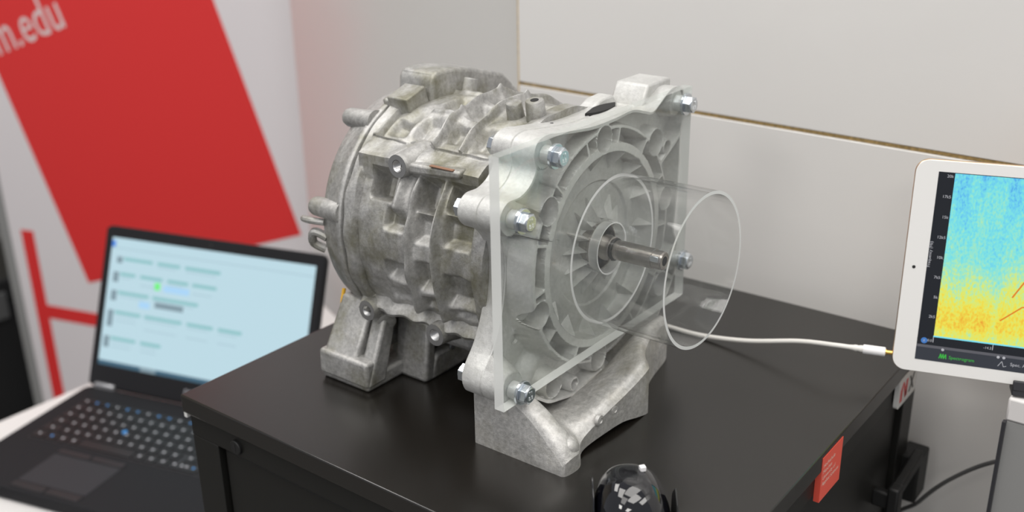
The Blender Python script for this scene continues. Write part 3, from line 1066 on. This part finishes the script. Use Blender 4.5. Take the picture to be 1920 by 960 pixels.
ly = -1.2956
le = (math.cos(ly), math.sin(ly), 0)
lb = (-math.sin(ly), math.cos(ly), 0)
lap = root('laptop', (.7157, 1.3595, TZ), 'open dark grey laptop on the white table, pale blue screen lit', 'laptop', axes=(le, lb, (0, 0, 1)))
LW, LD, LH = .376, .252, .020
b = MB().prism(rrect(LW, LD, .012, 5, 0, -LD), (0, 0, .002), (1, 0, 0), (0, 1, 0), (0, 0, 1), LH - .002)
base = b.build('base', M_gun, lap, bevel=.002)
for x in (.03, LW - .03):
    for y in (-.03, -LD + .03):
        MB().lathe([(0, .007), (.003, .007)], (x, y, 0), (0, 0, 1), 14).build('rubber_foot', M_blackmatte, lap)
kb = MB().box(.030, .346, -.148, -.036, LH - .0004, LH + .0004).build('keyboard', M_gun2, lap)


def keymesh(w_, h_, leg):
    k = MB().box(-w_ / 2, w_ / 2, -h_ / 2, h_ / 2, 0, .0016)
    if leg is not None:
        s_ = .0017
        k.quad((-s_ - .001, -s_ + .0008, .00168), (2 * s_, 0, 0), (0, 2 * s_, 0), 1)
    return k.mesh('key', [M_key, leg or M_key], smooth=0)


KM = {}


def key(x, y, w_, h_, leg):
    kk = (round(w_, 4), round(h_, 4), leg.name if leg else '')
    if kk not in KM:
        KM[kk] = keymesh(w_, h_, leg)
    o_ = bpy.data.objects.new('key', KM[kk])
    o_.location = (x, y, LH + .0004)
    o_.parent = kb
    col.objects.link(o_)


for r_ in range(6):
    y = -.044 - r_ * .0185
    off = (0, .002, .006, .009, .014, 0)[r_]
    hh = .010 if r_ == 0 else .0148
    if r_ == 5:
        xx = .032
        for i, w_ in enumerate((.020, .0155, .0155, .0155, .088, .0155, .0155, .0155, .0155, .0155)):
            key(xx + w_ / 2, y, w_, hh, (M_legw, M_legb, M_legw, M_legw, None, M_legw, M_legw, M_legw, M_legw, M_legw)[i])
            xx += w_ + .0032
    else:
        w0_ = .0148 + off
        key(.032 + w0_ / 2, y, w0_, hh, M_legw)
        xx = .032 + w0_ + .0032
        i = 0
        while xx + .015 < .262:
            key(xx + .00745, y, .0149, hh, M_legb if (r_ == 0 and i % 3 != 2) else M_legw)
            xx += .0181
            i += 1
        if .268 - xx > .008:
            key((xx + .266) / 2, y, .266 - xx, hh, M_legw)
    for i in range(4):
        if r_ < 5 or i < 3:
            key(.2775 + i * .0181, y, .0149, hh, M_legb if (r_ == 0 or (r_ >= 3 and i % 2)) else M_legw)
MB().lathe([(0, .0036), (.003, .0036), (.0036, .0026)], (.1508, -.0958, LH + .001), (0, 0, 1), 16).build('pointing_stick', M_legb, lap, label='blue pointing stick')
pad = MB().box(.098, .206, -.232, -.168, LH, LH + .0004).build('touchpad', M_pad, lap)
for x in (.098, .1535):
    MB().box(x, x + .0525, -.246, -.234, LH, LH + .0012).build('touchpad_button', M_gun2, lap, bevel=.0005)
    MB().box(x, x + .0525, -.166, -.156, LH, LH + .0012).build('touchpad_button', M_gun2, lap, bevel=.0005)
lt = .3844
lu = np.array((0, math.sin(lt), math.cos(lt)))
ln = np.array((0, -math.cos(lt), math.sin(lt)))
o0 = np.array((0, .0, .0195))
lid = MB().prism(rrect(LW, .2400, .010, 5), o0, (1, 0, 0), lu, -ln, .009).build('lid', M_gun, lap, bevel=.0015)
fr = MB()
bz, bzt, bzb = .0135, .0165, .0345
ow, oh = LW, .2400
for (x0, x1, y0, y1) in ((.002, bz, .004, oh - .004), (LW - bz, LW - .002, .004, oh - .004), (bz, LW - bz, oh - bzt, oh - .003), (bz, LW - bz, .004, bzb)):
    fr.prism([(x0, y0), (x1, y0), (x1, y1), (x0, y1)], o0 + ln * .0001, (1, 0, 0), lu, ln, .0012)
fr.build('bezel', M_gun, lap, smooth=0)
scr = MB().prism([(bz, bzb), (LW - bz, bzb), (LW - bz, oh - bzt), (bz, oh - bzt)], o0 - ln * .0005, (1, 0, 0), lu, ln, .0009).build('screen', M_ebg, lap, smooth=0, label='lit pale blue screen with rows of text')
SW, SH = LW - 2 * bz, oh - bzt - bzb


def blk(name, u0, v0, u1, v1, mt, lift=.0001):
    """rectangle on the laptop screen, fractions from its top left"""
    o_ = o0 + np.array((1, 0, 0)) * (bz + u0 * SW) + lu * (bzb + (1 - v1) * SH) + ln * (.0004 + lift)
    MB().quad(o_, np.array((1, 0, 0)) * (u1 - u0) * SW, lu * (v1 - v0) * SH).build(name, mt, scr, smooth=0, fix=False)


blk('icon', 0.0, .025, .02, .075, M_eblue)
blk('taskbar', 0, .965, 1, 1, M_ebar)
blk('taskbar_icon', .22, .966, .30, .999, M_egrey, .0002)
blk('window_bar', .0, .075, 1, .083, M_emid)
rows_ = [(.145, .05, [(.07, .22), (.245, .36), (.385, .56)], 1), (.265, .08, [(.06, .14), (.165, .28), (.305, .41), (.43, .55)], 2), (.41, .08, [(.06, .22), (.24, .47)], 2),
         (.565, .13, [(.055, .19), (.21, .40), (.425, .555), (.58, .695)], 3), (.77, .09, [(.05, .18), (.205, .31)], 2)]
for v, hgt, bars, sub in rows_:
    blk('row_marker', bars[0][0] - .035, v, bars[0][0] - .006, v + hgt, M_egrey)
    for (a0, a1) in bars:
        blk('heading', a0, v, a1, v + .026, M_eteal)
        for k in range(sub):
            if (k + int(a0 * 100)) % 3 != 1:
                blk('text_line', a0 + .005, v + .038 + .036 * k, a1 - .02, v + .046 + .036 * k, M_emid)
blk('blue_field', .29, .315, .42, .365, M_elb)
blk('green_dot', .243, .305, .272, .36, M_egreen)
blk('blue_field', .175, .465, .23, .515, M_elb)
blk('dark_field', .255, .45, .40, .497, M_egrey)
MB().lathe([(0, .0024), (.0004, .0024)], o0 + np.array((LW / 2, 0, 0)) + lu * (oh - .0085) + ln * .0013, ln, 16).build('webcam', M_dark, lap)
text('maker_badge', 'DELL', .0125, Vector(o0 + np.array((LW / 2 - .016, 0, 0)) + lu * .0135 + ln * .0014), (1, 0, 0), lu, M_legw, lap, .0002)
for x in (.014, LW - .05):
    MB().prism([(0, -.004), (.036, -.004), (.036, .008), (0, .008)], (x, -.004, .019), (1, 0, 0), (0, 0, 1), (0, 1, 0), .010).build('hinge', M_silver, lap, bevel=.002)

# ================================================================== roll-up banner
BR = np.array((1.3638, 1.5812, 0))
be_ = np.array((-.277, .961, 0))
be_ /= np.linalg.norm(be_)
bn_ = np.array((-be_[1], be_[0], 0))       # towards the camera side
BW = .835
bo = BR + be_ * (BW)
ban = root('roll_up_banner', (bo[0], bo[1], -T), 'tall white roll-up banner with a slanted red band, behind the laptop', 'banner', axes=(-be_, -bn_, (0, 0, 1)))
# local: x to the right, -y towards camera, z up from the floor
bs = MB().box(-.0, BW + .008, 0, .003, .06, 2.0).build('banner_sheet', M_ban, ban, smooth=0)
MB().box(-.03, BW + .03, -.06, .09, 0, .06).build('cassette', M_silver, ban, bevel=.01)
MB().box(-.01, BW + .015, -.008, .012, 2.0, 2.025).build('top_rail', M_silver, ban, bevel=.003)
MB().lathe([(.05, .012), (2.01, .012)], (BW / 2, .02, 0), (0, 0, 1), 16).build('support_pole', M_silver, ban)
MB().box(-.036, -.002, .004, .018, .05, 2.0).build('side_strip', M_grey, ban, label='grey strip along the left edge')


def bpt(s, z):           # measured: s leftwards from BR, z from cabinet top
    return (BW - s, z + T)


dR = np.array(bpt(.1777, .1325)) - np.array(bpt(.026, -.3388))     # direction of the right edge (pointing up-left)
dR /= np.linalg.norm(dR)
dP = np.array((-dR[1], dR[0]))
if dP[0] > 0:
    dP = -dP
p0 = np.array(bpt(.026, -.3388))
wband = abs(np.dot(np.array(bpt(.7726, -.0566)) - p0, dP))
Lb = 1.15
pts = [p0, p0 + dR * Lb, p0 + dR * Lb + dP * wband, p0 + dP * wband]


def clip(poly, x0, x1, z1):
    for ax, lim, sgn in ((0, x0, 1), (0, x1, -1), (1, z1, -1)):
        o_ = []
        for i in range(len(poly)):
            a, c = poly[i], poly[(i + 1) % len(poly)]
            ina, inc = sgn * (a[ax] - lim) >= 0, sgn * (c[ax] - lim) >= 0
            if ina:
                o_.append(a)
            if ina != inc:
                t = (lim - a[ax]) / (c[ax] - a[ax])
                o_.append(a + (c - a) * t)
        poly = o_
    return poly


pts = clip([np.array(p) for p in pts], .001, BW, 1.99)
band = MB().prism([(p[0], p[1]) for p in pts], (0, 0, 0), (1, 0, 0), (0, 0, 1), (0, -1, 0), .0006).build('red_band', M_red, ban, smooth=0)
tp = np.array(bpt(.7454, .0213))
tdir = np.array(bpt(.5635, .086)) - tp
tdir /= np.linalg.norm(tdir)
text('lettering', 'hm.edu', .118, Vector((tp[0] - .060, -.0008, tp[1] - .045)), (tdir[0], 0, tdir[1]), (-tdir[1], 0, tdir[0]), M_print, band, .0001, sx=.76)
b = MB()
hx = BW - .800
b.box(hx, hx + .038, -.0006, 0, .12, T - .4185)
b.box(hx + .31, hx + .348, -.0006, 0, .12, T - .4185)
b.box(hx + .038, hx + .31, -.0006, 0, T - .642, T - .607)
b.build('red_letter', M_red, ban, smooth=0, label='big red letter H')

# ================================================================== tablet, its stand and cables
ty, tt = math.radians(-72.8), .15
te = np.array((math.cos(ty), math.sin(ty), 0))
tn = np.array((te[1], -te[0], 0))                 # out of the screen
tu = np.array((0, 0, 1)) * math.cos(tt) - tn * math.sin(tt)
tz = np.cross(te, tu)
TP = np.array((.780, .2245, .0135))
tbl = root('tablet', tuple(TP), 'white and gold tablet showing a colourful spectrogram, at the cabinet edge', 'tablet', axes=(te, tu, tz))
TWd, THt = .240, .1695
MB().prism(rrect(TWd, THt, .0105, 8), (0, 0, -.0058), (1, 0, 0), (0, 1, 0), (0, 0, 1), .0056).build('case', M_gold, tbl, bevel=.0016, segs=3)
MB().prism(rrect(TWd - .0012, THt - .0012, .010, 8, .0006, .0006), (0, 0, -.0008), (1, 0, 0), (0, 1, 0), (0, 0, 1), .0011).build('front_glass', M_ipw, tbl, bevel=.0003)
u0, u1, v0, v1 = .0170, .2230, .0108, .1605
dsp = MB().box(u0, u1, v0, v1, 0, .0004).build('display', M_tblack, tbl, smooth=0)
gx0, gy0 = u0 + .0117, v0 + .0200
MB().quad((gx0, gy0, .00045), (u1 - gx0, 0, 0), (0, v1 - gy0 - .0005, 0)).build('spectrogram', spectro(gy0, v1), dsp, smooth=0, fix=False)
MB().quad((gx0 - .0003, gy0 - .0004, .00046), (u1 - gx0, 0, 0), (0, .0012, 0)).build('cyan_line', M_tcy, dsp, smooth=0, fix=False)
MB().quad((u0, v0, .00045), (u1 - u0, 0, 0), (0, .0125, 0)).build('toolbar', M_tbar, dsp, smooth=0, fix=False)
MB().quad((u0, v0 + .0105, .00047), (u1 - u0, 0, 0), (0, .0022, 0)).build('toolbar_edge', M_tbar2, dsp, smooth=0, fix=False)


def strip(P, wd_, mt, name, z=.0005):
    b_ = MB()
    for (a, c) in zip(P[:-1], P[1:]):
        a, c = np.array(a), np.array(c)
        d = (c - a) / np.linalg.norm(c - a)
        q = np.array((-d[1], d[0])) * wd_ / 2
        vs = [a - q, c - q, c + q, a + q]
        b_.add([(v[0], v[1], z) for v in vs], [(0, 1, 2, 3)])
    b_.build(name, mt, dsp, smooth=0, fix=False)


strip([(.0800, .0690), (.0935, .0945), (.2230, .0945)], .0012, M_tor, 'trace')
strip([(.0740, .0500), (.0880, .0625), (.2230, .0625)], .0011, M_tor, 'trace')
labs = ('20k', '17k5', '15k', '12k5', '10k', '7k5', '5k', '2k5')
for k in range(8):
    v = gy0 + (v1 - gy0 - .003) * (8 - k) / 8
    text('axis_number', labs[k], .0032, (gx0 - .0008, v - .001, .0005), (1, 0, 0), (0, 1, 0), M_twhite, dsp, 0, 'RIGHT')
text('axis_title', 'Frequency (Hz)', .0033, (gx0 - .0095, v0 + .075, .0005), (0, 1, 0), (-1, 0, 0), M_twhite, dsp, 0)
for k in range(5):
    uu = gx0 + .043 * k
    strip([(uu, gy0 - .0004), (uu, gy0 - .0048)], .0005, M_twhite, 'tick')
    text('axis_number', '%.1f' % (-19 + 4.75 * k) if k else '0.0', .0028, (uu - .0008, gy0 - .0045, .0005), (1, 0, 0), (0, 1, 0), M_twhite, dsp, 0, 'RIGHT')
MB().lathe([(0, .0024), (.0002, .0024)], (u0 + .0052, v0 + .0160, .0004), (0, 0, 1), 20).build('pause_icon', M_tblue, dsp)
text('icon_glyph', 'II', .0026, (u0 + .0044, v0 + .0151, .00065), (1, 0, 0), (0, 1, 0), M_twhite, dsp, 0)
text('tab_name', 'Spectrogram', .0036, (u0 + .0245, v0 + .0035, .0005), (1, 0, 0), (0, 1, 0), M_tgreen, dsp, 0)
strip([(u0 + .0175, v0 + .003), (u0 + .0185, v0 + .0068), (u0 + .0192, v0 + .003), (u0 + .0203, v0 + .0068), (u0 + .0208, v0 + .003), (u0 + .0222, v0 + .0068), (u0 + .0226, v0 + .003)], .0007, M_tgreen, 'tab_icon')
text('tab_name', 'Spec. Analyser', .0036, (u0 + .0685, v0 + .0045, .0005), (1, 0, 0), (0, 1, 0), M_twhite, dsp, 0)
strip([(u0 + .0600, v0 + .003), (u0 + .0625, v0 + .0072), (u0 + .0640, v0 + .003), (u0 + .0660, v0 + .0038)], .0004, M_twhite, 'tab_icon')
for uu in (.0195, .0595, .0635):
    MB().lathe([(0, .0011), (.0001, .0011)], (u0 + uu, v0 + .0102, .0005), (0, 0, 1), 12).build('slider_knob', M_twhite, dsp)
MB().lathe([(0, .0013), (.0002, .0013)], (.0078, THt / 2, .0003), (0, 0, 1), 16).build('camera_hole', M_dark, tbl)

SO = (.83, .06, -T)
sta = root('tablet_stand', SO, 'grey panel stand with a charcoal clip holding the tablet', 'stand')
MB().box(.800, .840, -.06, .139, -T + .02, -.014).build('column', M_grey, sta, SO, bevel=.001)
MB().box(.7955, .8005, .1375, .1400, -T + .02, -.014).build('edge_strip', M_clip, sta, SO)
MB().box(.799, .841, -.06, .139, -.014, .006).build('white_cap', M_white, sta, SO, bevel=.002)
c_ = TP + te * .091 - tu * .002 + tz * 0
b = MB()
for (du, dv, dw, hu, hv, hw) in ((.05, -.0035, -.004, .05, .0030, .0095), (.05, .0015, .0045, .05, .0040, .0015), (.05, .006, -.011, .05, .012, .0025)):
    b.obox(TP + te * (.089 + du) + tu * dv + tz * dw, te, tu, tz, hu, hv, hw)
b.build('clip', M_clip, sta, SO, bevel=.0008)
MB().box(.770, .862, -.09, .145, -T, -T + .02).build('foot_plate', M_grey, sta, SO, bevel=.002)

# audio cable lying across the cabinet top to the tablet
ja = TP + tu * .0120 - tz * .003
je = -te
CBO = tuple(ja)
ac = root('audio_cable', (.767, .38, 0), 'white audio cable running over the cabinet top into the tablet', 'cable')
ACO = (.767, .38, 0)
MB().lathe([(-.0002, .00175), (.0042, .00175), (.0043, .0024), (.0052, .0024)], ja, je, 20).build('jack', M_brass, ac, ACO)
MB().lathe([(.0052, .0033), (.0058, .0038), (.0215, .0038), (.0225, .0034)], ja, je, 28).build('plug', M_plug, ac, ACO)
MB().lathe([(.0225, .0027), (.024, .0029), (.026, .0024), (.028, .0028), (.030, .0023), (.033, .0020)], ja, je, 20).build('strain_relief', M_cable, ac, ACO)
s0 = ja + je * .032
s1 = ja + je * .045
P = [s0, s1, (.7720, .2990, .0195), (.7690, .3430, .0085), (.7670, .3850, .0026), (.7665, .4200, .0022), (.7690, .4700, .0022), (.7700, .5300, .0022), (.7600, .5900, .0022), (.735, .635, .0022), (.70, .655, .0022)]
MB().tube(catmull(P, 10), .0020, 12).build('cord', M_cable, ac, ACO)

pc = MB().tube(catmull([(.868, .10, -.066), (.868, .150, -.090), (.870, .185, -.122), (.878, .212, -.162), (.892, .245, -.225), (.898, .27, -.45), (.90, .30, -.75), (.90, .32, -T + .02), (.90, .40, -T + .005)], 8), .0019, 10)
pc = pc.build('power_cord', M_cord, off=(.9, .32, -T))
pc.location = (.9, .32, 0)
tag(pc, 'thin dark grey power cord hanging between cabinet and wall', 'cord')

# ================================================================== glossy black puck with a white cube, near edge
DO = (.4960, .2915, 0)
dv = root('black_dome_device', DO, 'glossy black domed device with a tiny white cube, at the near cabinet edge', 'device')
b = MB()
NU, NV = 48, 24
A = np.zeros((NU, NV, 3))
rt2, fw2 = np.array((.609, -.793, 0)), np.array((.793, .609, 0))
for i in range(NU):
    a = 2 * math.pi * i / NU
    for j in range(NV):
        t = j / (NV - 1) * math.pi / 2
        c = math.cos(t) ** .72
        ca, sa = math.cos(a), math.sin(a)
        ca, sa = abs(ca) ** .85 * (1 if ca > 0 else -1), abs(sa) ** .85 * (1 if sa > 0 else -1)
        A[i, j] = np.array(DO) + rt2 * (.0250 * c * ca - .002 * math.sin(t)) + fw2 * .030 * c * sa + np.array((0, 0, .003 + .036 * math.sin(t)))
b.grid(A, wrap_u=True)
b.f.append(tuple(i * NV for i in range(NU)))
b.mi.append(0)
b.build('dome', M_gloss, dv, DO, smooth=60)
MB().lathe([(0, .0255), (.002, .0262), (.004, .0245)], DO, (0, 0, 1), 40).build('base_ring', M_blackmatte, dv, DO)
pr = [(-.020, .0), (.010, 0), (.008, .018), (-.002, .0285), (-.012, .022)]
MB().prism(pr, np.array(DO) + rt2 * .0262, fw2, (0, 0, 1), rt2, .0012).build('side_fin', M_blackmatte, dv, DO, bevel=.0004)
pr = [(-.020, .0), (.014, 0), (.012, .026), (.004, .0335), (-.010, .024)]
MB().prism(pr, np.array(DO) - rt2 * .0250, fw2, (0, 0, 1), -rt2 * .98 - np.array((0, 0, .2)), .0012).build('side_fin', M_gloss, dv, DO, bevel=.0004)
cc = np.array(DO) + rt2 * .0062 + fw2 * .004 + np.array((0, 0, .0395))
wc = MB().obox(cc, rt2 * .96 + fw2 * .26, fw2 * .96 - rt2 * .26, (0, 0, 1), .0019, .0019, .0016).build('white_cube', M_plug, dv, DO, bevel=.0003, label='tiny white cube on top')
MB().tube([cc + np.array((0, 0, -.001)), cc - rt2 * .0015 - fw2 * .002 + np.array((0, 0, -.0028)), cc - rt2 * .002 - fw2 * .003 + np.array((0, 0, -.0045))], .0003, 6).build('wire', M_dark, wc, DO)

# ================================================================== low black case added to fill the dark area beyond the banner
KO = (.75, 2.78, -T)
kc = root('added_black_case', KO, 'low black case added to fill the dark area beyond the left edge of the banner', 'case')
MB().box(.20, 1.30, 2.52, 3.05, -T + .02, -.66).build('case_body', M_blackmatte, kc, KO, bevel=.006)
MB().box(.195, 1.305, 2.515, 3.055, -.655, -.59).build('case_lid', M_blackmatte, kc, KO, bevel=.006)
for x in (.45, .80, 1.08):
    MB().box(x, x + .07, 2.505, 2.518, -.69, -.62).build('latch', M_cord, kc, KO, bevel=.003)
for x in (.26, 1.24):
    for y in (2.58, 2.99):
        MB().lathe([(0, .03), (.02, .03)], (x, y, -T), (0, 0, 1), 16).build('foot', M_blackmatte, kc, KO)
